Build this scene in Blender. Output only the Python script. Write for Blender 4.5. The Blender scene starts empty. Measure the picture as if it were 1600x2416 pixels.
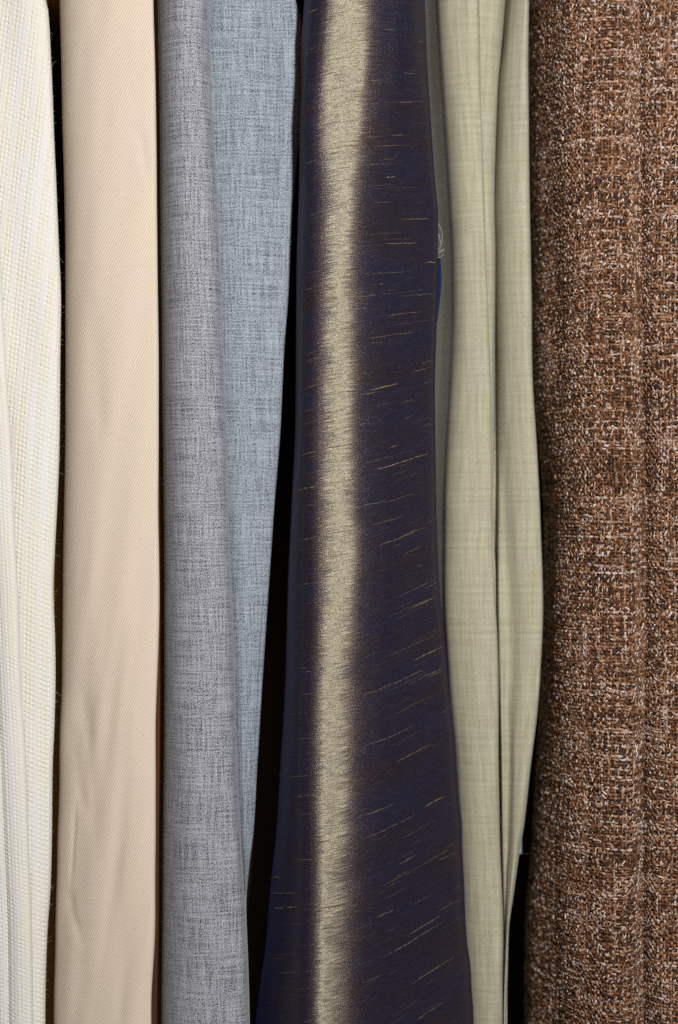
import bpy, math
import numpy as np

# ------------------------------------------------------------------ camera, world, lamps, exposure
sc = bpy.context.scene
col = sc.collection
K = 0.00015          # metres per photograph pixel at the front plane (the rail shows 24 cm of cloth)
D = 0.8              # camera distance to the front plane y = 0

cam_d = bpy.data.cameras.new('camera')
cam = bpy.data.objects.new('camera', cam_d)
col.objects.link(cam)
cam.location = (0, -D, 0)
cam.rotation_euler = (math.pi / 2, 0, 0)
cam_d.sensor_fit = 'HORIZONTAL'
cam_d.sensor_width = 24.0
cam_d.lens = 24.0 * D / (1600 * K)
cam_d.clip_start = 0.01
cam_d.clip_end = 20
cam_d.dof.use_dof = True
cam_d.dof.focus_distance = D + 0.004
cam_d.dof.aperture_fstop = 5.0
sc.camera = cam

world = bpy.data.worlds.new('World')
sc.world = world
world.use_nodes = True
bg = world.node_tree.nodes['Background']
bg.inputs[0].default_value = (0.9, 0.8, 0.7, 1)
bg.inputs[1].default_value = 0.02


def area_lamp(name, loc, target, size, size_y, watts, color):
    l = bpy.data.lights.new(name, 'AREA')
    l.shape = 'RECTANGLE'
    l.size = size
    l.size_y = size_y
    l.energy = watts
    l.color = color
    o = bpy.data.objects.new(name, l)
    col.objects.link(o)
    o.location = loc
    import mathutils
    d = mathutils.Vector(target) - mathutils.Vector(loc)
    o.rotation_euler = d.to_track_quat('-Z', 'Y').to_euler()
    return o


# the camera's flash, on the right of a camera held upright, and the warm lamp of the room
area_lamp('flash', (0.17, -0.72, 0.22), (0.02, 0.0, 0.04), 0.045, 0.045, 9.2, (0.97, 0.975, 1.0))
area_lamp('room_light', (-0.28, -0.85, 0.36), (0.0, 0.0, 0.03), 0.30, 0.30, 0.6, (1.0, 0.72, 0.48))

vs = sc.view_settings
vs.view_transform = 'Standard'
vs.look = 'None'
vs.exposure = 0.0
vs.gamma = 1.0
vs.use_curve_mapping = False
sc.cycles.use_denoising = False
sc.cycles.sample_clamp_indirect = 2.0
sc.cycles.sample_clamp_direct = 6.0
sc.cycles.max_bounces = 8
sc.cycles.diffuse_bounces = 5

rng = np.random.default_rng(7)


# ------------------------------------------------------------------ numeric helpers
def pchip(xs, ys, x):
    """smooth monotone interpolation with flat ends"""
    xs = np.asarray(xs, float)
    ys = np.asarray(ys, float)
    x = np.asarray(x, float)
    if len(xs) == 1:
        return np.full_like(x, ys[0])
    h = np.diff(xs)
    d = np.diff(ys) / h
    m = np.zeros_like(ys)
    m[0], m[-1] = d[0] * 0.5, d[-1] * 0.5
    for i in range(1, len(xs) - 1):
        if d[i - 1] * d[i] > 0:
            w1, w2 = 2 * h[i] + h[i - 1], h[i] + 2 * h[i - 1]
            m[i] = (w1 + w2) / (w1 / d[i - 1] + w2 / d[i])
    xc = np.clip(x, xs[0], xs[-1])
    i = np.clip(np.searchsorted(xs, xc, side='right') - 1, 0, len(h) - 1)
    t = (xc - xs[i]) / h[i]
    r = ((1 + 2 * t) * (1 - t) ** 2 * ys[i] + t * (1 - t) ** 2 * h[i] * m[i]
         + t * t * (3 - 2 * t) * ys[i + 1] + t * t * (t - 1) * h[i] * m[i + 1])
    return r + np.where(x < xs[0], (x - xs[0]) * m[0], 0) + np.where(x > xs[-1], (x - xs[-1]) * m[-1], 0)


def curve(spec, py):
    if np.isscalar(spec):
        return np.full_like(np.asarray(py, float), spec)
    a = np.array(spec, float)
    return pchip(a[:, 0], a[:, 1], py)


def vnoise(x, y, seed=0):
    """smooth value noise, about -1..1"""
    r = np.random.default_rng(seed).random((64, 64)) * 2 - 1
    xi = np.floor(x).astype(int)
    yi = np.floor(y).astype(int)
    fx, fy = x - xi, y - yi
    fx = fx * fx * (3 - 2 * fx)
    fy = fy * fy * (3 - 2 * fy)
    g = lambda a, b: r[a % 64, b % 64]
    return ((g(xi, yi) * (1 - fx) + g(xi + 1, yi) * fx) * (1 - fy)
            + (g(xi, yi + 1) * (1 - fx) + g(xi + 1, yi + 1) * fx) * fy)


def seg_dist(px, py, pts):
    """distance to a polyline and position along it (0..1), in photograph pixels"""
    best = np.full(px.shape, 1e9)
    along = np.zeros(px.shape)
    side = np.zeros(px.shape)
    n = len(pts) - 1
    for i in range(n):
        ax, ay = pts[i]
        bx, by = pts[i + 1]
        dx, dy = bx - ax, by - ay
        L2 = dx * dx + dy * dy
        t = np.clip(((px - ax) * dx + (py - ay) * dy) / L2, 0, 1)
        d = np.hypot(px - ax - t * dx, py - ay - t * dy)
        s = np.sign((px - ax) * dy - (py - ay) * dx)
        m = d < best
        best = np.where(m, d, best)
        along = np.where(m, (i + t) / n, along)
        side = np.where(m, s, side)
    return best, along, side


class Cloth:
    """A hanging sheet lofted from rails. A rail is (position across, depth in mm), each a number or
    a list of (height, value). Heights and positions are in units of K about the picture's centre."""

    def __init__(self, rails, step=4.0, row=6.0, top=-330, bottom=2746, ref=None, tau=0.5):
        zs = np.arange(top, bottom + row, row)
        self.zs = zs
        nr = len(zs)
        C = np.zeros((nr, len(rails), 2))
        for j, (fx, fy) in enumerate(rails):
            y = curve(fy, zs) * 0.001
            s = (D + y) / D
            pyy = 1208 + (zs - 1208) / s
            C[:, j, 0] = (curve(fx, pyy) - 800) * K * s
            C[:, j, 1] = y
        mean = C.mean(0)
        cols = []
        m = len(rails)
        P = np.concatenate([2 * C[:, :1] - C[:, 1:2], C, 2 * C[:, -1:] - C[:, -2:-1]], 1)
        self.railcol = []
        for j in range(m - 1):
            L = np.median(np.linalg.norm(C[:, j + 1] - C[:, j], axis=1)) / K
            n = max(2, int(math.ceil(min(L, 60 + (L - 60) * 0.12 if L > 60 and C[:, j:j + 2, 1].min() > 0.035 else L) / step)))
            p0, p1, p2, p3 = (P[:, j + k] for k in range(4))
            d01 = np.maximum(np.linalg.norm(p1 - p0, axis=1), 1e-6)[:, None] ** 0.5
            d12 = np.maximum(np.linalg.norm(p2 - p1, axis=1), 1e-6)[:, None] ** 0.5
            d23 = np.maximum(np.linalg.norm(p3 - p2, axis=1), 1e-6)[:, None] ** 0.5
            m1 = (p2 - p1 + d12 * ((p1 - p0) / d01 - (p2 - p0) / (d01 + d12)))
            m2 = (p2 - p1 + d12 * ((p3 - p2) / d23 - (p3 - p1) / (d12 + d23)))
            self.railcol.append(len(cols))
            for t in np.arange(n) / n:
                cols.append((2 * t ** 3 - 3 * t * t + 1) * p1 + (t ** 3 - 2 * t * t + t) * m1
                            + (-2 * t ** 3 + 3 * t * t) * p2 + (t ** 3 - t * t) * m2)
        self.railcol.append(len(cols))
        cols.append(C[:, -1])
        X = np.stack(cols, 1)
        self.pos = np.zeros((nr, X.shape[1], 3))
        self.pos[..., 0] = X[..., 0]
        self.pos[..., 1] = X[..., 1]
        self.pos[..., 2] = ((1208 - zs) * K)[:, None]
        ref = len(rails) // 2 if ref is None else ref
        arc = np.concatenate([np.zeros((nr, 1)), np.cumsum(np.linalg.norm(np.diff(X, axis=1), axis=2), 1)], 1)
        c0 = self.railcol[ref]
        self.u = arc - arc[:, c0:c0 + 1]
        self.v = self.pos[..., 2].copy()

    def pix(self):
        s = (D + self.pos[..., 1]) / D
        return 800 + self.pos[..., 0] / (K * s), 1208 - self.pos[..., 2] / (K * s)

    def normals(self):
        du = np.gradient(self.pos, axis=1)
        dv = np.gradient(self.pos, axis=0)
        n = np.cross(du, dv)
        n /= np.maximum(np.linalg.norm(n, axis=2), 1e-12)[..., None]
        return n * -1.0 if np.median(n[:, n.shape[1] // 2, 1]) > 0 else n

    def push(self, d):
        """displace along the normal by d metres (positive = towards the viewer's side)"""
        self.pos += self.normals() * d[..., None]

    def crease(self, pts, width, depth, sided=0.0):
        px, py = self.pix()
        d, a, s = seg_dist(px, py, pts)
        f = np.exp(-(d / width) ** 2) * np.clip(np.minimum(a, 1 - a) * 4, 0, 1)
        if sided:
            f = f * (1 + sided * s * np.tanh(d / (0.5 * width)))
        self.push(-f * depth)

    def build(self, name, mat, parent=None, attr=None):
        nr, nc = self.pos.shape[:2]
        me = bpy.data.meshes.new(name)
        me.vertices.add(nr * nc)
        me.vertices.foreach_set('co', self.pos.reshape(-1).astype(np.float32))
        i = np.arange(nr * nc).reshape(nr, nc)
        q = np.stack([i[:-1, :-1], i[1:, :-1], i[1:, 1:], i[:-1, 1:]], -1).reshape(-1)
        nf = (nr - 1) * (nc - 1)
        me.loops.add(nf * 4)
        me.loops.foreach_set('vertex_index', q.astype(np.int32))
        me.polygons.add(nf)
        me.polygons.foreach_set('loop_start', np.arange(0, nf * 4, 4, dtype=np.int32))
        me.polygons.foreach_set('loop_total', np.full(nf, 4, np.int32))
        me.polygons.foreach_set('use_smooth', np.ones(nf, bool))
        uv = me.uv_layers.new(name='UVMap')
        uvs = np.stack([self.u.reshape(-1), self.v.reshape(-1)], -1)[q]
        uv.data.foreach_set('uv', uvs.reshape(-1).astype(np.float32))
        me.update()
        me.validate()
        me.materials.append(mat)
        o = bpy.data.objects.new(name, me)
        col.objects.link(o)
        o.parent = parent
        return o

    def sampler(self):
        """returns f(column, row) -> position, normal by bilinear lookup"""
        n = self.normals()
        nr, nc = self.pos.shape[:2]

        def f(c, r):
            c = np.clip(c, 0, nc - 1.001)
            r = np.clip(r, 0, nr - 1.001)
            ci, ri = np.floor(c).astype(int), np.floor(r).astype(int)
            a, b = (c - ci)[..., None], (r - ri)[..., None]
            mix = lambda A: ((A[ri, ci] * (1 - a) + A[ri, ci + 1] * a) * (1 - b)
                             + (A[ri + 1, ci] * (1 - a) + A[ri + 1, ci + 1] * a) * b)
            nn = mix(n)
            return mix(self.pos), nn / np.linalg.norm(nn, axis=-1)[..., None]
        return f


def raw_mesh(name, verts, faces, mat, parent=None, smooth=True, color=None):
    me = bpy.data.meshes.new(name)
    verts = np.asarray(verts, np.float32).reshape(-1, 3)
    faces = np.asarray(faces, np.int32)
    k = faces.shape[1]
    me.vertices.add(len(verts))
    me.vertices.foreach_set('co', verts.reshape(-1))
    me.loops.add(faces.size)
    me.loops.foreach_set('vertex_index', faces.reshape(-1))
    me.polygons.add(len(faces))
    me.polygons.foreach_set('loop_start', np.arange(0, faces.size, k, dtype=np.int32))
    me.polygons.foreach_set('loop_total', np.full(len(faces), k, np.int32))
    me.polygons.foreach_set('use_smooth', np.full(len(faces), smooth))
    if color is not None:
        a = me.color_attributes.new('yarn', 'FLOAT_COLOR', 'POINT')
        c = np.concatenate([np.asarray(color, np.float32), np.ones((len(verts), 1), np.float32)], 1)
        a.data.foreach_set('color', c.reshape(-1))
    me.update()
    me.validate()
    me.materials.append(mat)
    o = bpy.data.objects.new(name, me)
    col.objects.link(o)
    o.parent = parent
    return o


def tubes(P, N, R, sides=4, flat=1.0):
    """P (lines, points, 3), N surface normals, R radii (lines, points) -> verts, quads, ring angle index"""
    T = np.gradient(P, axis=1)
    T /= np.maximum(np.linalg.norm(T, axis=2), 1e-12)[..., None]
    B = np.cross(T, N)
    B /= np.maximum(np.linalg.norm(B, axis=2), 1e-12)[..., None]
    M = np.cross(B, T)
    th = np.arange(sides) / sides * 2 * math.pi + 0.3
    V = (P[:, :, None] + R[:, :, None, None] * (np.cos(th)[None, None, :, None] * B[:, :, None]
                                               + flat * np.sin(th)[None, None, :, None] * M[:, :, None]))
    nl, npt = P.shape[:2]
    i = np.arange(nl * npt * sides).reshape(nl, npt, sides)
    j = np.roll(i, -1, axis=2)
    F = np.stack([i[:, :-1], j[:, :-1], j[:, 1:], i[:, 1:]], -1).reshape(-1, 4)
    return V.reshape(-1, 3), F


def thing(name, label, cat, loc=(0, 0, 0)):
    o = bpy.data.objects.new(name, None)
    col.objects.link(o)
    o.empty_display_size = 0.02
    o['label'] = label
    o['category'] = cat
    return o


# ------------------------------------------------------------------ material helpers
class NT:
    def __init__(self, name):
        self.m = bpy.data.materials.new(name)
        self.m.use_nodes = True
        self.t = self.m.node_tree
        self.t.nodes.clear()
        self.out = self.t.nodes.new('ShaderNodeOutputMaterial')

    def n(self, kind, **kw):
        nd = self.t.nodes.new('ShaderNode' + kind)
        for k, v in kw.items():
            setattr(nd, k, v)
        return nd

    def put(self, sock, v):
        if isinstance(v, bpy.types.NodeSocket):
            self.t.links.new(v, sock)
        elif v is not None:
            sock.default_value = v

    def math(self, op, a, b=None, c=None, clamp=False):
        nd = self.n('Math', operation=op, use_clamp=clamp)
        self.put(nd.inputs[0], a)
        self.put(nd.inputs[1], b)
        self.put(nd.inputs[2], c)
        return nd.outputs[0]

    def uv(self):
        nd = self.n('UVMap', uv_map='UVMap')
        s = self.n('SeparateXYZ')
        self.t.links.new(nd.outputs[0], s.inputs[0])
        return s.outputs[0], s.outputs[1]

    def vec(self, x, y, z=0.0):
        nd = self.n('CombineXYZ')
        for i, v in enumerate((x, y, z)):
            self.put(nd.inputs[i], v)
        return nd.outputs[0]

    def noise(self, u, v, su, sv, detail=1.0, rough=0.5, w=0.0):
        """noise 0..1, su / sv = cells per metre"""
        nd = self.n('TexNoise', noise_dimensions='3D')
        self.t.links.new(self.vec(self.math('MULTIPLY', u, su), self.math('MULTIPLY', v, sv), w), nd.inputs['Vector'])
        nd.inputs['Scale'].default_value = 1.0
        nd.inputs['Detail'].default_value = detail
        nd.inputs['Roughness'].default_value = rough
        return nd.outputs[0]

    def ramp(self, f, stops):
        nd = self.n('ValToRGB')
        e = nd.color_ramp.elements
        while len(e) > 1:
            e.remove(e[-1])
        for i, (p, c) in enumerate(stops):
            el = e[0] if i == 0 else e.new(p)
            el.position = p
            el.color = tuple(c) + (1,) if len(c) == 3 else c
        self.put(nd.inputs[0], f)
        return nd.outputs[0]

    def mixc(self, f, a, b):
        nd = self.n('Mix', data_type='RGBA')
        self.put(nd.inputs[0], f)
        self.put(nd.inputs[6], a if isinstance(a, bpy.types.NodeSocket) else tuple(a) + (1,))
        self.put(nd.inputs[7], b if isinstance(b, bpy.types.NodeSocket) else tuple(b) + (1,))
        return nd.outputs[2]

    def stretch(self, f, lo, hi):
        nd = self.n('MapRange')
        self.put(nd.inputs[0], f)
        nd.inputs[1].default_value = lo
        nd.inputs[2].default_value = hi
        return nd.outputs[0]

    def bump(self, h, dist, strength=1.0):
        nd = self.n('Bump')
        nd.inputs['Strength'].default_value = strength
        nd.inputs['Distance'].default_value = dist
        self.put(nd.inputs['Height'], h)
        return nd.outputs[0]

    def cloth(self, color, normal=None, rough=0.9, sheen=0.15, sheen_tint=(1, 1, 1), spec=0.15):
        p = self.n('BsdfPrincipled')
        self.put(p.inputs['Base Color'], color if isinstance(color, bpy.types.NodeSocket) else tuple(color) + (1,))
        p.inputs['Roughness'].default_value = rough
        p.inputs['Specular IOR Level'].default_value = spec
        p.inputs['Sheen Weight'].default_value = sheen
        p.inputs['Sheen Roughness'].default_value = 0.4
        p.inputs['Sheen Tint'].default_value = tuple(sheen_tint) + (1,)
        if normal is not None:
            self.put(p.inputs['Normal'], normal)
        self.t.links.new(p.outputs[0], self.out.inputs[0])
        return self.m


def mat_cream():
    t = NT('cream_rib_knit')
    u, v = t.uv()
    rib = t.math('SINE', t.math('MULTIPLY', u, 2 * math.pi / 0.0060))
    rib = t.stretch(rib, -0.2, 1.0)
    broad = t.stretch(t.noise(u, v, 90, 14, 2), 0.35, 0.7)
    fine = t.noise(u, v, 1600, 1300, 2, 0.6)
    c = t.mixc(t.math('MULTIPLY', rib, 0.6), (0.60, 0.592, 0.56), (0.60, 0.555, 0.445))
    c = t.mixc(t.math('MULTIPLY', broad, 0.75), c, (0.60, 0.57, 0.465))
    c = t.mixc(t.math('MULTIPLY', t.stretch(fine, 0.62, 0.4), 0.22), c, (0.55, 0.49, 0.40))
    return t.cloth(c, t.bump(fine, 0.00012), sheen=0.05)


def mat_beige():
    t = NT('beige_cotton_twill')
    u, v = t.uv()
    # diagonal twill lines, wandering a little, finer than a millimetre
    wob = t.noise(u, v, 120, 120, 2)
    ph = t.math('ADD', t.math('MULTIPLY', u, 0.895), t.math('MULTIPLY', v, -0.446))
    ph = t.math('ADD', t.math('MULTIPLY', ph, 2 * math.pi / 0.00081), t.math('MULTIPLY', wob, 5.0))
    tw = t.stretch(t.math('SINE', ph), -1, 1)
    pick = t.noise(u, v, 900, 2400, 1)
    slub = t.stretch(t.noise(u, v, 60, 1500, 1), 0.62, 0.8)
    patch = t.noise(u, v, 25, 14, 2)
    c = t.mixc(tw, (0.445, 0.355, 0.265), (0.645, 0.54, 0.43))
    c = t.mixc(t.math('MULTIPLY', t.stretch(pick, 0.4, 0.75), 0.35), c, (0.60, 0.49, 0.37))
    c = t.mixc(t.math('MULTIPLY', slub, 0.20), c, (0.40, 0.32, 0.24))
    c = t.mixc(t.math('MULTIPLY', t.stretch(patch, 0.45, 0.7), 0.18), c, (0.62, 0.48, 0.35))
    c = t.mixc(t.math('MULTIPLY', t.stretch(t.noise(u, v, 1000, 1500, 0, 0.5, 4.0), 0.78, 0.84), 0.6), c, (0.30, 0.22, 0.16))
    c = t.mixc(t.math('MULTIPLY', t.stretch(t.noise(u, v, 45, 30, 3, 0.6, 6.0), 0.35, 0.68), 0.22), c, (0.52, 0.44, 0.37))
    h = t.math('ADD', t.math('MULTIPLY', tw, 0.7), t.math('MULTIPLY', pick, 0.5))
    return t.cloth(c, t.bump(h, 0.00010), sheen=0.12)


def mat_grey(name, dark, light, scale=1.0):
    t = NT(name)
    u, v = t.uv()
    warp = t.noise(u, v, 1500 * scale, 70, 2, 0.6)
    weft = t.noise(u, v, 60, 1500 * scale, 2, 0.6, 3.0)
    speck = t.noise(u, v, 2300 * scale, 2100 * scale, 1, 0.6, 7.0)
    ph = t.math('ADD', t.math('MULTIPLY', u, 2 * math.pi / 0.00075), t.math('MULTIPLY', v, 2 * math.pi / 0.0009))
    tw = t.math('SINE', ph)
    cloud = t.noise(u, v, 130, 60, 2)
    s = t.math('ADD', t.math('MULTIPLY', t.math('SUBTRACT', warp, 0.5), 1.15),
               t.math('MULTIPLY', t.math('SUBTRACT', weft, 0.5), 1.05))
    s = t.math('ADD', s, t.math('MULTIPLY', t.math('SUBTRACT', speck, 0.5), 2.4))
    s = t.math('ADD', s, t.math('MULTIPLY', tw, 0.10))
    s = t.math('ADD', s, t.math('MULTIPLY', t.math('SUBTRACT', cloud, 0.5), 0.15))
    s = t.math('ADD', s, 0.5, clamp=True)
    c = t.ramp(s, [(0.0, dark), (0.45, tuple(a * 0.45 + b * 0.55 for a, b in zip(dark, light))), (1.0, light)])
    h = t.math('ADD', speck, t.math('MULTIPLY', tw, 0.15))
    return t.cloth(c, t.bump(h, 0.00014), sheen=0.15)


def mat_khaki():
    t = NT('khaki_wool')
    u, v = t.uv()
    warp = t.noise(u, v, 700, 40, 2, 0.6)
    weft = t.noise(u, v, 35, 650, 2, 0.6, 3.0)
    speck = t.noise(u, v, 2200, 2200, 1, 0.6, 7.0)
    s = t.math('ADD', t.math('MULTIPLY', t.math('SUBTRACT', warp, 0.5), 0.9),
               t.math('MULTIPLY', t.math('SUBTRACT', weft, 0.5), 0.6))
    s = t.math('ADD', s, t.math('MULTIPLY', t.math('SUBTRACT', speck, 0.5), 1.1))
    s = t.math('ADD', s, 0.5, clamp=True)
    c = t.ramp(s, [(0, (0.195, 0.177, 0.108)), (0.5, (0.325, 0.30, 0.205)), (1, (0.425, 0.405, 0.305))])
    return t.cloth(c, t.bump(speck, 0.00010), sheen=0.12)


def mat_silk():
    t = NT('shot_silk')
    u, v = t.uv()
    geo = t.n('NewGeometry')
    tan = t.n('VectorMath', operation='CROSS_PRODUCT')
    tan.inputs[0].default_value = (0, 0, 1)
    t.t.links.new(geo.outputs['Normal'], tan.inputs[1])
    # threads lie at slightly different angles: the normal is tipped sideways thread by thread
    line = t.noise(u, v, 160, 2400, 1, 0.6)
    grain = t.noise(u, v, 2900, 3000, 1, 0.7, 5.0)
    wide = t.noise(u, v, 70, 90, 2, 0.5, 9.0)
    gx = t.math('SUBTRACT', grain, 0.5)
    tip = t.math('ADD', t.math('MULTIPLY', t.math('SUBTRACT', line, 0.5), 0.21),
                 t.math('MULTIPLY', t.math('MULTIPLY', gx, t.math('ABSOLUTE', gx)), 4.5))
    tip = t.math('ADD', tip, t.math('MULTIPLY', t.math('SUBTRACT', wide, 0.5), 0.10))
    sc_ = t.n('VectorMath', operation='SCALE')
    t.t.links.new(tan.outputs[0], sc_.inputs[0])
    t.put(sc_.inputs['Scale'], tip)
    ad = t.n('VectorMath', operation='ADD')
    t.t.links.new(geo.outputs['Normal'], ad.inputs[0])
    t.t.links.new(sc_.outputs[0], ad.inputs[1])
    nm = t.n('VectorMath', operation='NORMALIZE')
    t.t.links.new(ad.outputs[0], nm.inputs[0])
    dif = t.n('BsdfDiffuse')
    pat = t.noise(u, v, 28, 95, 3, 0.6, 2.0)
    dc = t.mixc(t.stretch(pat, 0.32, 0.74), (0.0098, 0.0108, 0.0250), (0.0130, 0.0100, 0.0135))
    dc = t.mixc(t.math('MULTIPLY', t.stretch(t.noise(u, v, 1700, 2100, 1, 0.7, 8.0), 0.66, 0.80), 0.7), dc, (0.12, 0.105, 0.11))  # sparse pale specks: tiny glints painted into the diffuse colour
    dc = t.mixc(t.math('MULTIPLY', t.stretch(grain, 0.5, 0.8), 0.5), dc, (0.028, 0.022, 0.028))
    dc = t.mixc(t.math('MULTIPLY', t.stretch(line, 0.60, 0.8), 0.35), dc, (0.060, 0.040, 0.022))
    t.put(dif.inputs['Color'], dc)
    g1 = t.n('BsdfAnisotropic', distribution='GGX')
    gc = t.mixc(t.stretch(grain, 0.38, 0.62), (0.051, 0.0495, 0.0295), (0.074, 0.072, 0.045))
    t.put(g1.inputs['Color'], gc)
    g1.inputs['Roughness'].default_value = 0.48
    g1.inputs['Anisotropy'].default_value = 0.80
    g1.inputs['Rotation'].default_value = 0.0
    g2 = t.n('BsdfAnisotropic', distribution='GGX')
    t.put(g2.inputs['Color'], (0.062, 0.040, 0.030, 1))
    g2.inputs['Roughness'].default_value = 0.62
    g2.inputs['Anisotropy'].default_value = 0.6
    for g in (g1, g2):
        t.t.links.new(nm.outputs[0], g.inputs['Normal'])
        t.t.links.new(tan.outputs[0], g.inputs['Tangent'])
    sh = t.n('BsdfSheen')
    t.put(sh.inputs['Color'], (0.010, 0.017, 0.10, 1))
    sh.inputs['Roughness'].default_value = 0.35
    a1, a2, a3 = t.n('AddShader'), t.n('AddShader'), t.n('AddShader')
    t.t.links.new(dif.outputs[0], a1.inputs[0])
    t.t.links.new(g1.outputs[0], a1.inputs[1])
    t.t.links.new(a1.outputs[0], a2.inputs[0])
    t.t.links.new(g2.outputs[0], a2.inputs[1])
    t.t.links.new(a2.outputs[0], a3.inputs[0])
    t.t.links.new(sh.outputs[0], a3.inputs[1])
    t.t.links.new(a3.outputs[0], t.out.inputs[0])
    return t.m


def mat_plain(name, c, rough=0.9, sheen=0.1):
    return NT(name).cloth(c, rough=rough, sheen=sheen)


def mat_yarn():
    t = NT('tweed_yarn')
    a = t.n('VertexColor', layer_name='yarn')
    return t.cloth(a.outputs[0], rough=0.8, sheen=0.04, sheen_tint=(0.9, 0.75, 0.65), spec=0.25)


def mat_wood():
    t = NT('dark_wood')
    tc = t.n('TexCoord')
    s = t.n('SeparateXYZ')
    t.t.links.new(tc.outputs['Object'], s.inputs[0])
    g = t.noise(s.outputs[0], s.outputs[2], 60, 3, 3)
    return t.cloth(t.ramp(g, [(0.3, (0.03, 0.014, 0.006)), (0.7, (0.07, 0.034, 0.014))]), rough=0.6, sheen=0, spec=0.3)


M_cream, M_beige, M_khaki, M_silk = mat_cream(), mat_beige(), mat_khaki(), mat_silk()
M_grey = mat_grey('grey_wool', (0.026, 0.0265, 0.031), (0.38, 0.383, 0.408))
M_grey_rear = mat_grey('grey_wool_cool_cast', (0.036, 0.044, 0.054), (0.345, 0.385, 0.425))  # cool cast of the light on the rear panel mixed into its colour

# ------------------------------------------------------------------ setting: the back of the wardrobe
bx = [(-0.75, 0.34), (0.75, 0.34), (0.75, 0.355), (-0.75, 0.355)]
bv = [(x, y, z) for z in (-0.6, 0.6) for x, y in bx]
wall = raw_mesh('back_wall', bv, [(0, 1, 5, 4), (1, 2, 6, 5), (2, 3, 7, 6), (3, 0, 4, 7), (0, 3, 2, 1), (4, 5, 6, 7)],
                mat_wood(), smooth=False)
wall['kind'] = 'structure'


def off(spec, d):
    return [(a, b + d) for a, b in spec] if not np.isscalar(spec) else spec + d


def mixr(a, b, t, lo=-400, hi=2820, n=24):
    """a rail between two outline rails"""
    py = np.linspace(lo, hi, n)
    return list(zip(py, curve(a, py) * (1 - t) + curve(b, py) * t))


# ------------------------------------------------------------------ cream knit
cream_R = [(-330, 104), (0, 110), (25, 115), (150, 121), (300, 126), (450, 134), (600, 140), (700, 143), (850, 141), (1000, 140),
           (1200, 136), (1300, 132), (1400, 128), (1500, 130), (1600, 131), (1700, 129), (1800, 125), (1950, 122),
           (2100, 117), (2200, 112), (2416, 109), (2746, 106)]
band_R = [(-330, -40), (300, -18), (600, 2), (850, 15), (1100, 30), (1200, 33), (1400, 42), (1600, 50), (1800, 61), (2000, 68), (2200, 75),
          (2416, 78), (2746, 82)]
cream = thing('knitted_cardigan', 'cream white fine ribbed knit hanging at the left edge', 'cardigan')
cm = Cloth([(-190, 190), (-200, 60), (-170, 22), (-110, 13), (-40, 11), (20, 9.5), (70, 8.5), (off(cream_R, -30), 8.5),
            (off(cream_R, -10), 9.3), (off(cream_R, -2), 11), (cream_R, 14), (off(cream_R, -3), 18), (off(cream_R, -10), 40),
            (off(cream_R, -18), 190)], step=1.6, row=2.4, top=-130, bottom=2546, ref=6)
px, py = cm.pix()
# the stitch columns lean to the left on the way down, less so further down
lean = curve([(-300, 0.13), (600, 0.11), (1100, 0.06), (1600, 0.015), (2700, 0.0)], cm.zs)
shift = np.cumsum(lean) * (cm.zs[1] - cm.zs[0]) * K
cm.u = cm.u + (shift - shift[len(shift) // 2])[:, None]


def knit(c, wale=9.5, course=11.5, depth=0.00006, pit=0.0008, seed=1):
    """stitches: rounded wales with a pit between the legs of every stitch"""
    U, V = c.u / K, c.v / K
    a = U / wale
    wal = np.floor(a)
    fa = a - wal
    b = V / course + 0.37 * (np.round(a) % 3)
    fb = b - np.floor(b)
    row = np.floor(b)
    rnd = vnoise(wal * 0.731 + 3.1, row * 0.917 + 1.7, seed)
    d = depth * np.abs(np.sin(math.pi * fa)) + 0.00006 * np.cos(2 * math.pi * fb + 2.2 * np.abs(fa - 0.5))
    hole = np.exp(-((fa - 0.0) ** 2) / 0.045) + np.exp(-((fa - 1.0) ** 2) / 0.045)
    nearest = np.round(a)
    open_ = (np.mod(nearest, 4) < 2.5) * np.clip(0.65 + 0.8 * rnd, 0, 1.4)
    d = d - pit * hole * np.exp(-((fb - 0.5) ** 2) / 0.022) * open_
    c.push(d)


cm.push(0.0006 * vnoise(px / 60, py / 260, 3))
knit(cm)
cm.build('knit_panel', M_cream, cream)
bd = Cloth([(-260, 60), (-240, 14), (-150, 6), (off(band_R, -100), 3.0), (off(band_R, -66), 2.2), (off(band_R, -58), 3.4), (off(band_R, -50), 2.4),
            (off(band_R, -28), 1.6), (off(band_R, -8), 2.2),
            (off(band_R, -1), 3.6), (off(band_R, -3), 5.6), (off(band_R, -14), 7.2), (off(band_R, -40), 8.0)], step=1.6, row=2.4, top=-130, bottom=2546, ref=7)
px, py = bd.pix()
bd.push(0.0004 * vnoise(px / 50, py / 200, 5))
knit(bd, 8.5, 9.5, 0.00007, 0.0006, 2)
o = bd.build('front_band', M_cream, cream)
o['label'] = 'narrow ribbed band overlapping the knit at lower left'

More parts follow.
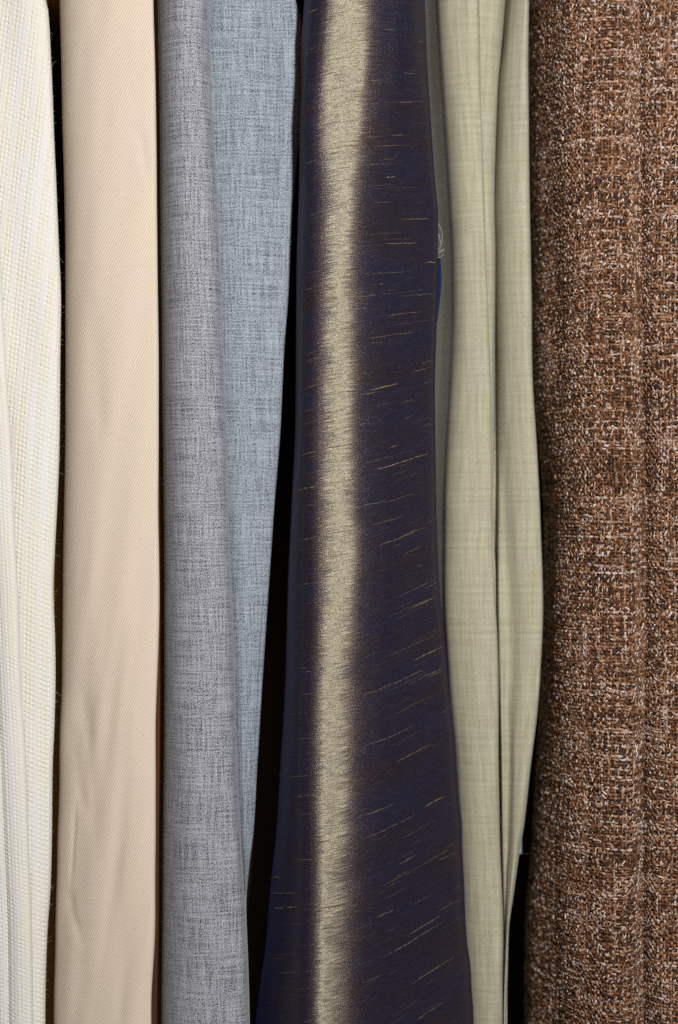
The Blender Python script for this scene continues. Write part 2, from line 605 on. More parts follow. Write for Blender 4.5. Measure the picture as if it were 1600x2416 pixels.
# ------------------------------------------------------------------ beige twill
beige_L = [(-330, 136), (0, 141.6), (150, 145), (300, 149), (450, 152), (600, 155), (1000, 155.5), (1200, 152.5), (1400, 149.5), (1600, 148),
           (1700, 145), (1800, 142), (2000, 138), (2200, 136), (2416, 134), (2746, 132)]
beige_R = [(-330, 359), (0, 363.5), (300, 367), (600, 372), (900, 373.3), (1200, 374), (1500, 374), (1800, 370), (2100, 366), (2416, 363), (2746, 360)]
beige = thing('twill_garment', 'pale beige cotton twill cloth hanging beside the cream knit', 'garment')
bm = lambda t: mixr(beige_L, beige_R, t)
bg_ = Cloth([(off(beige_L, 14), 200), (off(beige_L, 8), 60), (off(beige_L, 2), 24), (beige_L, 15),
             (bm(0.10), [(0, 7.5), (1200, 7.5), (2000, 9.5), (2746, 10)]),
             (bm(0.28), [(-330, 3.2), (1000, 3.2), (1500, 3.8), (2000, 5.0), (2746, 6)]),
             (bm(0.5), [(-330, 1.3), (1000, 1.2), (2000, 2.2), (2746, 3)]),
             (bm(0.72), [(-330, 0.5), (1400, 0.4), (2000, 0.6), (2746, 0.7)]), (bm(0.92), 0.5),
             (off(beige_R, -5), 0.9), (off(beige_R, -0.8), 2.0), (off(beige_R, -0.5), 4.0), (off(beige_R, -4), 9), (off(beige_R, -5), 40), (off(beige_R, -6), 80), (off(beige_R, -14), 200)],
            step=3.0, row=5.0, ref=6)
px, py = bg_.pix()
low = np.clip((py - 1100) / 900, 0, 1)
bg_.push(0.0006 * vnoise(px / 45 + py / 300, py / 330, 11) * (0.5 + low))
bg_.push(0.0003 * vnoise(px / 26 + py / 240, py / 170, 12) * (0.3 + low))
bg_.crease([(222, 700), (226, 900), (238, 1060)], 22, 0.0005)
bg_.crease([(176, 1880), (172, 1960), (168, 2030), (163, 2100)], 7, 0.0004, 0.5)
bg_.crease([(163, 2090), (170, 2150), (190, 2230)], 10, 0.0004)
bg_.crease([(180, 1600), (205, 1760), (222, 2060)], 22, 0.0004, 0.6)
bg_.crease([(172, 1700), (184, 1850), (214, 1950)], 14, 0.0003)
bg_.crease([(200, 2120), (196, 2260), (210, 2440)], 22, 0.0004)
bg_.crease([(330, 300), (345, 420)], 12, 0.0004)
bg_.build('twill_cloth', M_beige, beige)

lw = Cloth([(100, [(-330, 90), (500, 80), (800, 34), (2746, 30)]), (128, [(-330, 90), (500, 80), (800, 32), (2746, 28)]), (150, [(-330, 92), (500, 82), (800, 33), (2746, 29)]),
            (172, [(-330, 100), (500, 95), (800, 60), (2746, 60)])], step=4, row=10, ref=1)
o = lw.build('gap_strip', mat_plain('brown_strip', (0.24, 0.12, 0.034)), beige)  # brown strip behind the gap, set deeper towards the top
o['label'] = 'brown strip seen in the gap beside the cream knit'
M_brown2 = mat_plain('dark_gap_brown', (0.085, 0.034, 0.010))
lw = Cloth([(340, 40), (362, 24), (380, 22), (398, 24), (410, 40)], step=4, row=10, ref=1)
o = lw.build('gap_strip', M_brown2, beige)  # added strip, coloured to give the shaded gap its bounced brown
o['label'] = 'dark brown strip added in the gap beside the grey wool'

# ------------------------------------------------------------------ grey wool: a rolled front fold and a panel behind it
grey_L = [(-330, 367), (0, 371.7), (300, 377), (600, 381), (1200, 387), (1500, 390), (1800, 387.5), (2000, 385), (2416, 384), (2746, 383)]
grey_M = [(-330, 484), (0, 495), (150, 499), (300, 504), (450, 512), (600, 518), (816, 527), (1224, 541), (1530, 554), (1816, 562), (1950, 568), (2070, 574),
          (2150, 581), (2416, 588), (2746, 592)]
grey_R = [(-330, 662), (-60, 680), (0, 699), (50, 711), (100, 713.5), (200, 711), (300, 707), (400, 699.5), (500, 693), (600, 688), (816, 671), (1020, 661),
          (1224, 645), (1428, 631), (1632, 618), (1735, 612), (1816, 607), (1950, 600), (2050, 589), (2150, 580), (2416, 560), (2746, 530)]
grey = thing('wool_garment', 'mid grey melange wool garment hanging between beige twill and purple silk', 'garment')
gm = lambda t: mixr(grey_L, grey_M, t)
gf = Cloth([(off(grey_L, 10), 200), (off(grey_L, 6), 60), (off(grey_L, 1.5), 26), (grey_L, 15), (gm(0.08), 8.5), (gm(0.22), 3.6), (gm(0.42), 0.9),
            (gm(0.62), 0.9), (gm(0.80), 2.4), (off(grey_M, -15), 4.4), (off(grey_M, -6), 7.2), (off(grey_M, -0.5), 11.5), (off(grey_M, -1), 15), (off(grey_M, -8), 18),
            (off(grey_M, -24), 19.5)], step=3.0, row=5.0, ref=7)
px, py = gf.pix()
gf.push(0.0004 * vnoise(px / 50, py / 300, 21))
gf.build('front_fold', M_grey, grey)
gr = lambda t: mixr(grey_M, grey_R, t)
gb = Cloth([(off(grey_M, -50), 26), (off(grey_M, -26), 23), (off(grey_M, -6), 20.5), (gr(0.12), 18.8), (gr(0.3), 18.2), (gr(0.55), [(-330, 20.0), (500, 19.6), (1000, 19.4), (2746, 19.4)]),
            (gr(0.68), [(-330, 21.8), (500, 21.0), (1000, 20.4), (2746, 20)]), (gr(0.82), [(-330, 20.8), (500, 21.2), (1000, 21.4), (2746, 21)]), (off(grey_R, -10), [(-330, 21.8), (600, 22.3), (2746, 22)]),
            (off(grey_R, -1.5), 23.6), (off(grey_R, -1), 27), (off(grey_R, -10), 60), (off(grey_R, -30), 200)], step=3.0, row=5.0, ref=4)
px, py = gb.pix()
up = np.clip((900 - py) / 700, 0, 1)
gb.push(0.0006 * vnoise(px / 40, py / 260, 22) * (0.35 + up))
gb.crease([(600, -60), (622, 120), (612, 260), (628, 400)], 14, 0.0011 * 1.0)
gb.crease([(560, 200), (566, 420)], 10, 0.0005)
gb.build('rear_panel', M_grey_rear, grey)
# a dark speck of lint caught on the fold
f = gf.sampler()
px, py = gf.pix()

# ------------------------------------------------------------------ shot silk
silk_L = [(-330, 742), (0, 719.5), (50, 716), (100, 713), (200, 713), (300, 709), (400, 706.5), (500, 703), (600, 700), (1000, 696), (1200, 688), (1400, 678),
          (1600, 673), (1816, 661), (1950, 653), (2100, 637), (2250, 624), (2300, 616), (2416, 602), (2746, 570)]
silk_R = [(-330, 990), (0, 1003), (150, 1008), (300, 1017), (450, 1029), (500, 1034), (600, 1033), (700, 1031), (800, 1029), (900, 1027), (1000, 1028),
          (1200, 1031), (1400, 1038), (1500, 1048), (1600, 1056), (1816, 1079), (2000, 1093), (2200, 1104), (2300, 1114), (2416, 1125), (2746, 1160)]
hi_L = [(-330, 790), (0, 780), (150, 768), (300, 760), (450, 764), (600, 762), (1000, 757), (1200, 757), (1400, 757), (1600, 753), (1816, 750), (2000, 752), (2200, 750),
        (2416, 747), (2746, 742)]
hi_R = [(-330, 880), (0, 872), (150, 866), (300, 856), (450, 844), (600, 836), (1000, 838), (1200, 840), (1300, 847), (1400, 840), (1600, 829), (1816, 829), (2000, 825),
        (2200, 819), (2416, 810), (2746, 800)]
silk = thing('silk_garment', 'dark purple shot silk with gold sheen band hanging in the middle', 'garment')
sr = lambda t: mixr(hi_R, silk_R, t)
sl = lambda t: mixr(silk_L, hi_L, t)
DL = [(-330, 8.5), (0, 9), (1000, 9.5), (1600, 13), (2000, 17), (2416, 23), (2746, 27)]
sk = Cloth([(off(silk_L, 30), 200), (off(silk_L, 14), 60), (off(silk_L, 2), off(DL, 9)), (off(silk_L, -0.4), off(DL, 2.5)), (off(silk_L, 2), DL),
            (mixr(silk_L, off(hi_L, -42), 0.55), [(-330, 5.0), (1000, 5.0), (1600, 6.5), (2416, 10), (2746, 12)]), (off(hi_L, -42), 2.55), (off(hi_L, -27), 1.08),
            (off(hi_L, -13), 0.50), (off(hi_L, 3), 0.42), (mixr(hi_L, hi_R, 0.5), 0.95), (off(hi_R, -3), 1.78), (off(hi_R, 18), 2.62), (off(hi_R, 45), 4.2), (off(hi_R, 80), 6.9),
            (mixr(off(hi_R, 80), silk_R, 0.5), [(-330, 11), (1000, 13.2), (2416, 17)]), (off(silk_R, -8), [(-330, 16), (1000, 19.3), (2416, 27)]),
            (off(silk_R, -0.5), [(-330, 18.5), (1000, 22), (2416, 30)]), (off(silk_R, -3), [(-330, 23), (1000, 26.5), (2416, 34)]), (off(silk_R, -22), 60), (off(silk_R, -50), 200)],
           step=3.0, row=5.0, ref=10)
px, py = sk.pix()
sk.push(0.00028 * vnoise(px / 120, py / 240, 32))
lowr = np.clip((px - 900) / 100, 0, 1) * np.clip((py - 1500) / 500, 0, 1)
sk.push(0.0005 * lowr * vnoise((px + py * 0.8) / 60, (py - px * 0.6) / 260, 33))
# thread direction: slope of the weft across the cloth
PYS = [-330, 0, 600, 1000, 1400, 1900, 2416, 2746]
SC = [0.0, 0.22, 0.42, 0.72, 1.0]
SL = np.array([[-.45, -.2, -.08, 0, .05], [-.45, -.2, -.08, 0, .05], [-.40, -.2, -.05, -.04, -.05], [-.3, -.18, -.15, -.3, -.3],
               [-.15, -.15, -.2, -.45, -.5], [0, -.1, -.3, -.55, -.5], [.05, -.1, -.35, -.7, -.6], [.05, -.1, -.35, -.7, -.6]])


def slope(x, y):
    x = np.asarray(x, float)
    y = np.asarray(y, float)
    L, R = curve(silk_L, y), curve(silk_R, y)
    s = np.clip((x - L) / (R - L), 0, 1)
    r = np.clip(np.interp(y, PYS, np.arange(len(PYS))), 0, len(PYS) - 1.001)
    c = np.clip(np.interp(s, SC, np.arange(5)), 0, 3.999)
    ri, ci = r.astype(int), c.astype(int)
    a, b = r - ri, c - ci
    return ((SL[ri, ci] * (1 - b) + SL[ri, ci + 1] * b) * (1 - a) + (SL[ri + 1, ci] * (1 - b) + SL[ri + 1, ci + 1] * b) * a)


px, py = sk.pix()
sl_ = slope(px, py)
dpx = np.diff(px, axis=1, prepend=px[:, :1])
g = np.cumsum(sl_ * dpx, axis=1)
c0 = sk.railcol[10]
sk.v = sk.v + (g - g[:, c0:c0 + 1]) * K
sk.build('silk_cloth', M_silk, silk)

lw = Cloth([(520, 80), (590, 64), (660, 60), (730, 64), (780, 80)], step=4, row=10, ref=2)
o = lw.build('gap_strip', mat_plain('black_gap_brown', (0.06, 0.030, 0.013)), silk)  # added dark strip that tones the shaded gap brown instead of black
o['label'] = 'near black strip added in the gap beside the grey wool'

# slubs: thick places in the weft that stand proud of the cloth, each one a short tapered thread
M_slub = NT('slub_thread')
p_ = M_slub.n('BsdfPrincipled')
oi = M_slub.n('ObjectInfo')
sc1 = M_slub.ramp(oi.outputs['Random'], [(0, (0.075, 0.050, 0.027)), (0.5, (0.135, 0.092, 0.044)), (1, (0.25, 0.18, 0.09))])
tcs = M_slub.n('TexCoord')
sps = M_slub.n('SeparateXYZ')
M_slub.t.links.new(tcs.outputs['Object'], sps.inputs[0])
br = M_slub.stretch(M_slub.noise(sps.outputs[0], sps.outputs[2], 900, 500, 2, 0.6), 0.33, 0.58)
M_slub.put(p_.inputs['Base Color'], M_slub.mixc(br, (0.03, 0.022, 0.030), sc1))
p_.inputs['Roughness'].default_value = 0.6
p_.inputs['Specular IOR Level'].default_value = 0.3
M_slub.t.links.new(p_.outputs[0], M_slub.out.inputs[0])
M_slub = M_slub.m
fs = sk.sampler()
cA, cB = sk.railcol[4], sk.railcol[17]
rows_py = sk.zs


def on_silk(x, y):
    """picture position -> column, row on the front of the silk"""
    x = np.asarray(x, float)
    y = np.asarray(y, float)
    r = np.full_like(x, 0.0)
    c = np.full_like(x, 0.0)
    for i in range(len(x)):
        rr = int(np.argmin(np.abs(py[:, c0] - y[i])))
        for _ in range(2):
            xs = px[rr, cA:cB + 1]
            xs = np.maximum.accumulate(xs)
            c[i] = cA + np.interp(x[i], xs, np.arange(len(xs)))
            rr = int(np.argmin(np.abs(py[:, int(c[i])] - y[i])))
        k = int(c[i])
        r[i] = np.interp(y[i], py[:, k], np.arange(len(rows_py)))
    return c, r


def slub(x0, y0, length, rad, make=True):
    n = 6 if not make else 8 if length > 60 else 6 if length > 30 else 5
    xs = np.linspace(0, length, n) + x0
    L, R = curve(silk_L, [y0])[0] + 2, curve(silk_R, [y0])[0] - 2
    xs = np.clip(xs, L, R)
    if xs[-1] - xs[0] < 5:
        return None
    ys = [y0]
    for i in range(n - 1):
        ys.append(ys[-1] + float(slope(np.array([xs[i]]), np.array([ys[-1]]))[0]) * (xs[i + 1] - xs[i]))
    ys = np.array(ys) + rng.normal(0, 0.8, n)
    c, r = on_silk(xs, ys)
    P, N = fs(c, r)
    t = np.linspace(0, 1, n)
    rad_ = rad * K * (0.25 + 0.75 * np.sin(math.pi * np.clip(t + rng.normal(0, 0.05), 0, 1)) ** 0.7) * rng.uniform(0.7, 1.25, n)
    rad_[0] *= 0.3
    rad_[-1] *= 0.3
    V, F = tubes((P + N * 0.00004)[None], N[None], rad_[None], 4 if n < 7 else 3, 0.6)
    if not make:
        return P + N * 0.00002, N, rad_
    raw_mesh('slub_thread', V, F, M_slub, silk)


# the long ones one notices first
for a in [(708, 392, 48, 1.7), (770, 366, 34, 1.5), (722, 32, 28, 1.5), (870, 346, 92, 1.6), (712, 128, 18, 2.6), (692, 1078, 60, 1.6), (750, 1062, 90, 1.0),
          (690, 1160, 62, 1.6), (870, 1112, 160, 1.7), (700, 1276, 58, 1.3), (760, 1262, 90, 1.0), (890, 1288, 90, 1.5), (930, 1412, 110, 1.6), (960, 1440, 80, 1.4),
          (905, 1460, 110, 1.2), (975, 1560, 80, 1.9), (640, 2142, 62, 1.8), (700, 2148, 130, 1.4), (636, 2108, 60, 2.6), (640, 2070, 22, 2.6),
          (880, 2100, 200, 1.7), (890, 2165, 40, 2.4), (860, 1925, 70, 1.3), (1000, 1905, 50, 1.6), (870, 920, 70, 2.0), (850, 932, 40, 1.4), (950, 700, 70, 1.3),
          (1000, 620, 40, 1.4), (905, 576, 80, 1.2), (945, 518, 70, 1.2), (910, 418, 24, 1.6), (900, 70, 34, 1.4), (950, 173, 34, 1.6), (985, 98, 14, 3.2), (920, 320, 40, 1.3),
          (700, 2030, 70, 1.1), (690, 1880, 60, 1.2), (740, 2195, 40, 1.0), (960, 2330, 110, 1.6), (980, 2410, 70, 2.0), (900, 2260, 150, 1.1), (860, 800, 120, 1.1), (910, 745, 90, 1.3),
          (990, 1010, 36, 1.5), (1000, 905, 20, 2.2), (960, 1260, 44, 2.0), (900, 1190, 80, 1.1), (880, 1240, 70, 1.2), (850, 1640, 150, 1.2), (920, 1690, 100, 1.4), (860, 1760, 120, 1.1),
          (930, 1800, 90, 1.3), (850, 1980, 130, 1.1), (960, 2210, 80, 1.3), (690, 1745, 50, 1.2), (700, 1640, 60, 1.1)]:
    slub(*a)
for k in range(225):
    y0 = rng.uniform(-60, 2480)
    q = rng.random()
    L, R = curve(silk_L, [y0])[0], curve(silk_R, [y0])[0]
    x0 = L + (R - L) * (rng.uniform(0, 0.25) if q < 0.38 else rng.uniform(0.22, 0.42) if q < 0.52 else rng.uniform(0.42, 0.93))
    slub(x0, y0, float(np.clip(rng.lognormal(3.85, 0.7), 12, 270)), rng.uniform(0.3, 0.72))
# and the fine uneven picks of the weft between them, too many and too thin to pick apart
parts = []
for k in range(1500):
    y0 = rng.uniform(-60, 2480)
    L, R = curve(silk_L, [y0])[0], curve(silk_R, [y0])[0]
    hl, hr = curve(hi_L, [y0])[0], curve(hi_R, [y0])[0]
    q = rng.random()
    x0 = rng.uniform(hl - 45, hl) if q < 0.3 else hr - 20 + abs(rng.normal(0, 60)) if q < 0.85 else rng.uniform(L, R)
    g_ = slub(x0, y0, float(np.clip(rng.lognormal(2.9, 0.5), 7, 60)), rng.uniform(0.22, 0.42), False)
    if g_ is not None:
        parts.append(g_)
V, F = tubes(np.stack([a for a, b, c in parts]), np.stack([b for a, b, c in parts]), np.stack([c for a, b, c in parts]), 3, 0.7)
o = raw_mesh('weft_pick', V, F, M_slub, silk)
o['kind'] = 'stuff'

# torn edge of the silk's inner cloth: pale frayed yarns and a strip of blue cloth
M_blue = mat_plain('blue_lining', (0.005, 0.012, 0.042))
M_white = mat_plain('pale_yarn', (0.30, 0.29, 0.26))
ln = Cloth([(1012, 25), ([(590, 1028), (620, 1035), (660, 1039), (740, 1033), (800, 1024)], 24), ([(590, 1031), (612, 1040), (650, 1042), (740, 1034), (800, 1022)], 26),
            (1016, 30)], step=3, row=5, top=590, bottom=780, ref=1)
o = ln.build('lining_edge', M_blue, silk)
o['label'] = 'dark blue inner cloth peeping out at the right edge'
for (a, b, n_, r0) in [((1031, 522), (1046, 558), 3, 2.0), ((1046, 556), (1040, 590), 3, 1.8), ((1030, 540), (1043, 578), 3, 2.4), ((1031, 588), (1052, 596), 3, 2.0),
                       ((1032, 602), (1052, 590), 4, 2.2), ((1030, 614), (1048, 600), 3, 1.8), ((1030, 566), (1040, 600), 2, 1.4)]:
    for q in range(max(1, n_ - 2)):
        t = np.linspace(0, 1, 6)
        yy = (22.5 + 2.0 * q / 3) * 0.001
        j = rng.normal(-2.5, 1.5, 2)
        xx = a[0] + (b[0] - a[0]) * t + 5 * np.sin(math.pi * t) * rng.uniform(0.2, 1) + j[0]
        zz = a[1] + (b[1] - a[1]) * t + j[1]
        s_ = (D + yy) / D
        P = np.stack([(xx - 800) * K * s_, yy - 0.001 * np.sin(math.pi * t), (1208 - zz) * K * s_], -1)
        V, F = tubes(P[None], np.tile([0, -1.0, 0.01], (1, 6, 1)), np.full((1, 6), r0 * K * rng.uniform(0.18, 0.4)), 4)
        raw_mesh('frayed_yarn', V, F, M_white, silk)

# ------------------------------------------------------------------ khaki wool: two folds with a valley between them
kf_E = [(-330, 1116), (0, 1128), (100, 1132), (200, 1135.5), (300, 1140), (400, 1143.5), (480, 1146), (600, 1149.5), (700, 1153), (800, 1156.5), (930, 1160), (1224, 1164),
        (1530, 1173), (1816, 1177), (2000, 1181.5), (2200, 1186), (2300, 1185), (2416, 1187), (2746, 1190)]
kf_S = [(-330, 1030), (0, 1040), (300, 1058), (480, 1069), (600, 1075), (750, 1077), (900, 1072), (1000, 1066), (1200, 1056), (1400, 1054), (1600, 1063),
        (1816, 1082), (2000, 1092), (2200, 1100), (2416, 1112), (2746, 1130)]
k2_L = [(-330, 1212), (0, 1193), (100, 1186), (200, 1177), (300, 1173), (480, 1168), (600, 1170), (800, 1169), (930, 1169), (1224, 1170), (1530, 1177), (1816, 1181), (2000, 1185), (2200, 1190), (2416, 1190),
        (2746, 1192)]
k2_R = [(-330, 1255), (0, 1251), (200, 1247), (480, 1248), (600, 1249.5), (700, 1253), (900, 1259), (1020, 1266), (1224, 1275), (1428, 1281), (1581, 1276), (1684, 1268), (1816, 1251), (1950, 1235),
        (2000, 1226), (2100, 1212), (2200, 1199), (2300, 1196), (2416, 1192), (2746, 1194)]
khaki = thing('khaki_garment', 'khaki wool cloth in two hanging folds between silk and brown tweed', 'garment')
km = lambda t: mixr(kf_S, kf_E, t)
kf = Cloth([(off(kf_S, -90), 200), (off(kf_S, -90), 80), (off(kf_S, -62), 58), (off(kf_S, -30), 45), (off(kf_S, -12), 36.5), (off(kf_S, 2), 29.4), (km(0.25), 25.6), (km(0.5), 23.7), (km(0.8), 23.0),
            (off(kf_E, -6), 23.6), (off(kf_E, -1), 25), (off(kf_E, -1.5), 27.5), (off(kf_E, -8), 30.5), (off(kf_E, -18), 34)], step=3, row=5, ref=7)
px2, py2 = kf.pix()
kf.push(0.0005 * vnoise(px2 / 45, py2 / 320, 41))
kf.build('front_fold', M_khaki, khaki)
k2 = lambda t: mixr(k2_L, k2_R, t)
kb = Cloth([(off(kf_E, -40), 36), (off(kf_E, -16), 34), (mixr(kf_E, k2_L, 0.35), 35), (mixr(kf_E, k2_L, 0.75), 37.5), (off(k2_L, 1), [(-330, 42), (900, 42), (1200, 36), (1600, 31), (2746, 30)]),
            (off(k2_L, 5), [(-330, 36), (900, 36), (1200, 31.5), (1600, 29.5), (2746, 29.5)]),
            (k2(0.22), 30.2), (k2(0.5), 26.8), (k2(0.8), 25.2), (off(k2_R, -5), 25.8), (off(k2_R, -0.6), 27.4), (off(k2_R, -1), 30), (off(k2_R, -8), 60), (off(k2_R, -20), 200)], step=3, row=5, ref=7)
px2, py2 = kb.pix()
kb.push(0.0006 * vnoise(px2 / 45, py2 / 300, 42))
kb.crease([(1196, 1600), (1202, 1850), (1196, 2100)], 9, 0.0006)
kb.crease([(1272, 1560), (1258, 1640), (1230, 1740)], 6, 0.0006)
kb.build('rear_fold', M_khaki, khaki)
# a pale blue tab peeping out behind the khaki fold
tb = Cloth([(1200, 62), (1214, 60.5), (1226.5, 60), (1230.5, 60.6), (1229, 62.5), (1216, 63.5)], step=3, row=5, top=1985, bottom=2075, ref=2)
o = tb.build('cloth_tab', mat_plain('pale_blue_tab', (0.26, 0.29, 0.40)), khaki)
o['label'] = 'small pale blue tab behind the fold near the bottom'

# ------------------------------------------------------------------ brown tweed
br_L = [(-330, 1244), (0, 1250), (300, 1247), (600, 1251), (900, 1262), (1100, 1275), (1300, 1282), (1500, 1278), (1700, 1268), (1816, 1262), (2000, 1252), (2200, 1240), (2416, 1238), (2746, 1234)]
tweed = thing('tweed_garment', 'chunky brown and white flecked tweed hanging at the right edge', 'coat')
W = lambda d: [(-330, 1250 + d), (0, 1250 + d), (1000, 1262 + d), (1300, 1266 + d), (1800, 1262 + d), (2416, 1258 + d), (2746, 1258 + d)]
tw_rails = [(off(br_L, 60), 200), (off(br_L, 20), 110), (off(br_L, 1), [(-330, 78), (1000, 76), (1800, 84), (2746, 98)]), (off(br_L, 7), [(-330, 62), (1000, 60), (1800, 67), (2746, 80)]), (off(br_L, 28), [(-330, 44.5), (1000, 42.5), (1800, 48.5), (2746, 62)]),
            (W(60), [(-330, 27), (1000, 28.5), (1800, 31.5), (2746, 35)]), (W(94), [(-330, 14), (1000, 15.4), (1800, 18), (2746, 20.5)]), (W(134), [(-330, 6.5), (1000, 7.5), (1800, 9.5), (2746, 11)]), (W(180), 3.2), (W(220), 3.6),
            (W(242), [(-330, 8.5), (700, 11), (1300, 14), (2746, 16)]), (W(258), [(-330, 9.8), (700, 13.5), (1300, 17.5), (2746, 20.0)]), (W(300), [(-330, 3.4), (700, 4.4), (1300, 8), (2746, 9)]),
            (W(370), [(-330, 2.0), (1000, 3.2), (2746, 5)]), (W(450), 6), (W(500), 14), (W(520), 34), (W(515), 80), (W(480), 200)]
tw = Cloth(tw_rails, step=5, row=7, ref=8, top=-200, bottom=2616)
tpx, tpy = tw.pix()
tw.push(0.0008 * vnoise(tpx / 70, tpy / 300, 51))
tw.build('backing_cloth', mat_plain('tweed_ground', (0.030, 0.014, 0.008)), tweed)
M_yarn = mat_yarn()
ft = tw.sampler()
NR, NC = tw.pos.shape[:2]
cS, cE = tw.railcol[3], tw.railcol[15]
umean = tw.u.mean(0)
u0, u1 = umean[cS] / K, umean[cE] / K
PAL = np.array([[0.070, 0.028, 0.011], [0.145, 0.058, 0.022], [0.26, 0.115, 0.047], [0.37, 0.225, 0.145], [0.47, 0.35, 0.275], [0.44, 0.375, 0.34], [0.030, 0.013, 0.007]])


def yarn_colors(nl, npt, sides, twist, seed, pale, lines):
    """plied yarn: strands of several colours wound round each other, paler and darker by stretches"""
    r = np.random.default_rng(seed)
    k = np.arange(npt)[None, :, None]
    a = np.arange(sides)[None, None, :] / sides
    ph = r.random((nl, 1, 1)) * 50
    pos = k * twist + a + ph
    strand = np.floor(pos * 4).astype(int)
    line = np.arange(nl)[:, None, None]
    h = (np.sin(strand * 12.9898 + line * 78.233 + seed) * 43758.5453) % 1.0
    slow = vnoise(np.broadcast_to(k * 0.045, (nl, npt, 1)) + 0 * line, np.broadcast_to(line * 7.3, (nl, npt, 1)) + 0.0, seed + 5)
    big = lines[:, None, None]
    h = h + 0.22 * slow + big + pale
    idx = np.digitize(h, [0.22, 0.46, 0.66, 0.83, 0.96, 1.07])
    idx = np.choose(np.clip(idx, 0, 6), [6, 0, 1, 2, 3, 4, 5])
    c = PAL[idx] * (0.75 + 0.5 * r.random((nl, npt, sides, 1)))
    return c.reshape(-1, 3)


def weave(kind, pitch, other, rad, seed, pale):
    r = np.random.default_rng(seed)
    stp = 2.8
    if kind == 'warp':
        lines = np.arange(u0, u1, pitch)
        along = np.arange(-170, 2590, stp)
    else:
        lines = np.arange(-170, 2590, pitch)
        along = np.arange(u0, u1, stp)
    nl, npt = len(lines), len(along)
    A = np.broadcast_to(along[None], (nl, npt))
    Lc = lines[:, None] + r.normal(0, pitch * 0.10, (nl, 1)) + pitch * 0.30 * vnoise(A / 17.0, np.arange(nl)[:, None] * 3.7 + 0 * A, seed) \
        + pitch * 0.8 * vnoise(A / 150.0, lines[:, None] / 150.0 + 0 * A, seed + 1)
    U, Z = (Lc, A) if kind == 'warp' else (A, Lc)
    ph = np.arange(nl)[:, None] * math.pi + (0 if kind == 'warp' else math.pi / 2 * 0)
    w = np.sin(math.pi * A / other + ph + (0 if kind == 'warp' else math.pi))
    h = 0.00055 + 0.00042 * w + 0.00024 * vnoise(A / 9.0, np.arange(nl)[:, None] * 5.1 + 0 * A, seed + 2)
    c = np.interp(U.reshape(-1) * K, umean, np.arange(NC)).reshape(U.shape)
    rr = (Z - tw.zs[0]) / (tw.zs[1] - tw.zs[0])
    P, N = ft(c, rr)
    P = P + N * h[..., None]
    R = rad * K * (1 + 0.38 * vnoise(A / 12.0, np.arange(nl)[:, None] * 2.9 + 0 * A, seed + 3))
    V, F = tubes(P, N, R, 5)
    # weft pushes with the colour changing line by line
    lv = 0.16 * r.standard_normal(nl) * (1 if kind == 'weft' else 0.7)
    C_ = yarn_colors(nl, npt, 5, 0.17, seed, pale, lv)
    return V, F, C_


Va, Fa, Ca = weave('warp', 7.8, 8.2, 2.9, 61, 0.02)
Vb, Fb, Cb = weave('weft', 8.2, 7.8, 3.1, 62, -0.02)
o = raw_mesh('yarn_weave', np.concatenate([Va, Vb]), np.concatenate([Fa, Fb + len(Va)]), M_yarn, tweed, True, np.concatenate([Ca, Cb]))
o['kind'] = 'stuff'

# pale hairs spun into the yarn: short slanting wisps that lie on top of the weave, row by row
r = np.random.default_rng(63)
gu, gz = np.meshgrid(np.arange(u0, u1, 10.5), np.arange(-170, 2590, 10.5))
gu, gz = gu.ravel(), gz.ravel()
gu = gu + gz * -0.10 % 10.5 + r.normal(0, 2.2, gu.size)
gz = gz + r.normal(0, 2.4, gz.size)
dens = 0.55 + 0.35 * vnoise(gu / 60, gz / 42, 64) + 0.15 * vnoise(gu / 200, gz / 17, 65)
keep = r.random(gu.size) < dens
gu, gz = gu[keep], gz[keep]
n = gu.size
ang = np.where(r.random(n) < 0.66, r.normal(1.15, 0.30, n), r.normal(-0.5, 0.5, n))
ln_ = np.clip(r.lognormal(2.15, 0.35, n), 4, 18)
t = np.linspace(-0.5, 0.5, 6)[None]
bend = r.normal(0, 1.0, (n, 1)) * (0.25 - t * t) * 4
U = gu[:, None] + t * (ln_ * np.cos(ang))[:, None] - bend * np.sin(ang)[:, None]
Z = gz[:, None] - t * (ln_ * np.sin(ang))[:, None] - bend * np.cos(ang)[:, None]
cc = np.interp(U.ravel() * K, umean, np.arange(NC)).reshape(U.shape)
P, N = ft(cc, (Z - tw.zs[0]) / (tw.zs[1] - tw.zs[0]))
P = P + N * (0.00112 - 0.0012 * t * t + 0.00012 * r.standard_normal((n, 1)))[..., None]
rad_ = (K * np.clip(r.lognormal(0.18, 0.35, n), 0.6, 2.4))[:, None] * (1.05 - 2.6 * t * t)
V, F = tubes(P, N, rad_, 4)
hp = np.array([[0.62, 0.45, 0.34], [0.55, 0.47, 0.43], [0.52, 0.33, 0.21], [0.38, 0.18, 0.075], [0.66, 0.53, 0.42]])
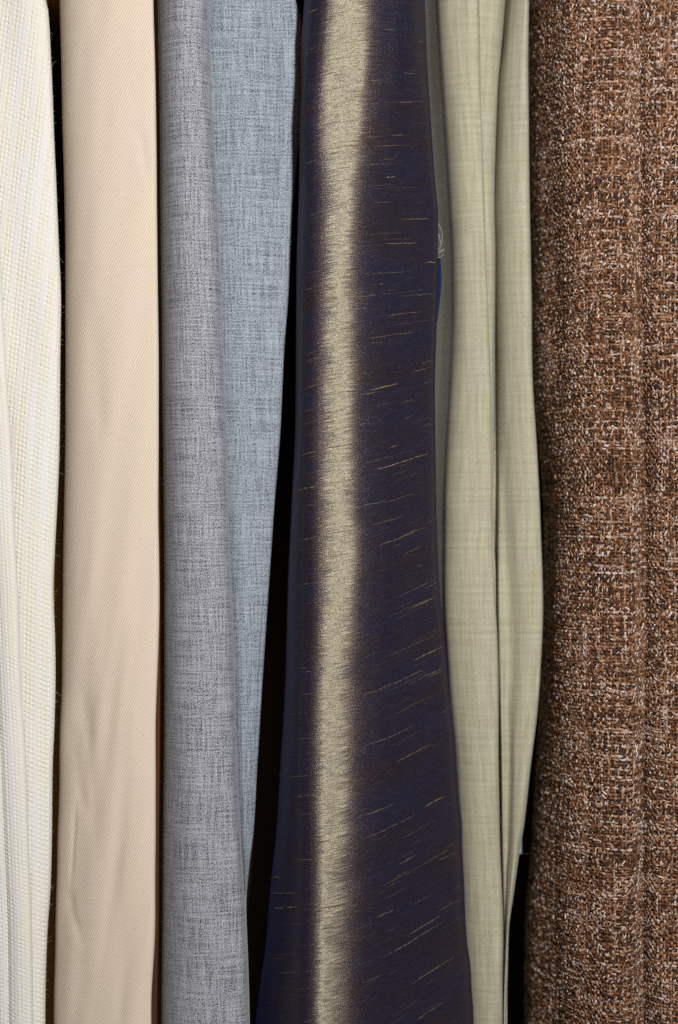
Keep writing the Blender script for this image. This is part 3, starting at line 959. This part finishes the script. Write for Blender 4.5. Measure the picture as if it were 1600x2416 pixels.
hc = hp[r.choice(5, n, p=[0.32, 0.22, 0.22, 0.12, 0.12])] * r.uniform(0.8, 1.15, (n, 1))
hc = np.repeat(hc, 6 * 4, axis=0)
o = raw_mesh('pale_hair', V, F, M_yarn, tweed, True, hc)
o['kind'] = 'stuff'


# ------------------------------------------------------------------ loose fibres standing off the cloth
def fuzz(name, c, cols, n, length, rad, mat, parent, seed):
    r = np.random.default_rng(seed)
    f = c.sampler()
    nr = c.pos.shape[0]
    cc = r.uniform(cols[0], cols[1], n)
    rr = r.uniform(0, nr - 1, n)
    P0, N0 = f(cc, rr)
    k = 6
    t = np.linspace(0, 1, k)[None, :, None]
    L = (length * K * r.lognormal(0, 0.5, n))[:, None, None]
    side = r.normal(0, 1, (n, 1, 3)) * 0.8
    curl = r.normal(0, 1, (n, 1, 3)) * 0.9
    P = P0[:, None] + L * (t * (0.55 * N0[:, None] + side * 0.6) + t * t * curl * 0.6)
    V, F = tubes(P, np.tile(np.array([0.13, -0.9, 0.4]), (n, k, 1)), np.broadcast_to(rad * K * (1 - 0.5 * t[..., 0]), (n, k)), 3)
    o = raw_mesh(name, V, F, mat, parent)
    o['kind'] = 'stuff'


fuzz('loose_fibre', cm, (cm.railcol[7], cm.railcol[11]), 450, 5, 0.10, mat_plain('cream_fibre', (0.78, 0.75, 0.68)), cream, 71)
fuzz('loose_fibre', bg_, (bg_.railcol[2], bg_.railcol[5]), 260, 4, 0.10, mat_plain('beige_fibre', (0.6, 0.48, 0.36)), beige, 72)
M_gf = mat_plain('grey_fibre', (0.2, 0.2, 0.22))
fuzz('loose_fibre', gf, (gf.railcol[2], gf.railcol[11]), 900, 4.5, 0.10, M_gf, grey, 73)
fuzz('loose_fibre', kb, (kb.railcol[5], kb.railcol[10]), 300, 4, 0.10, mat_plain('khaki_fibre', (0.38, 0.33, 0.22)), khaki, 74)
fuzz('loose_fibre', tw, (tw.railcol[4], tw.railcol[14]), 1500, 9, 0.13, mat_plain('tweed_fibre', (0.30, 0.18, 0.12)), tweed, 75)
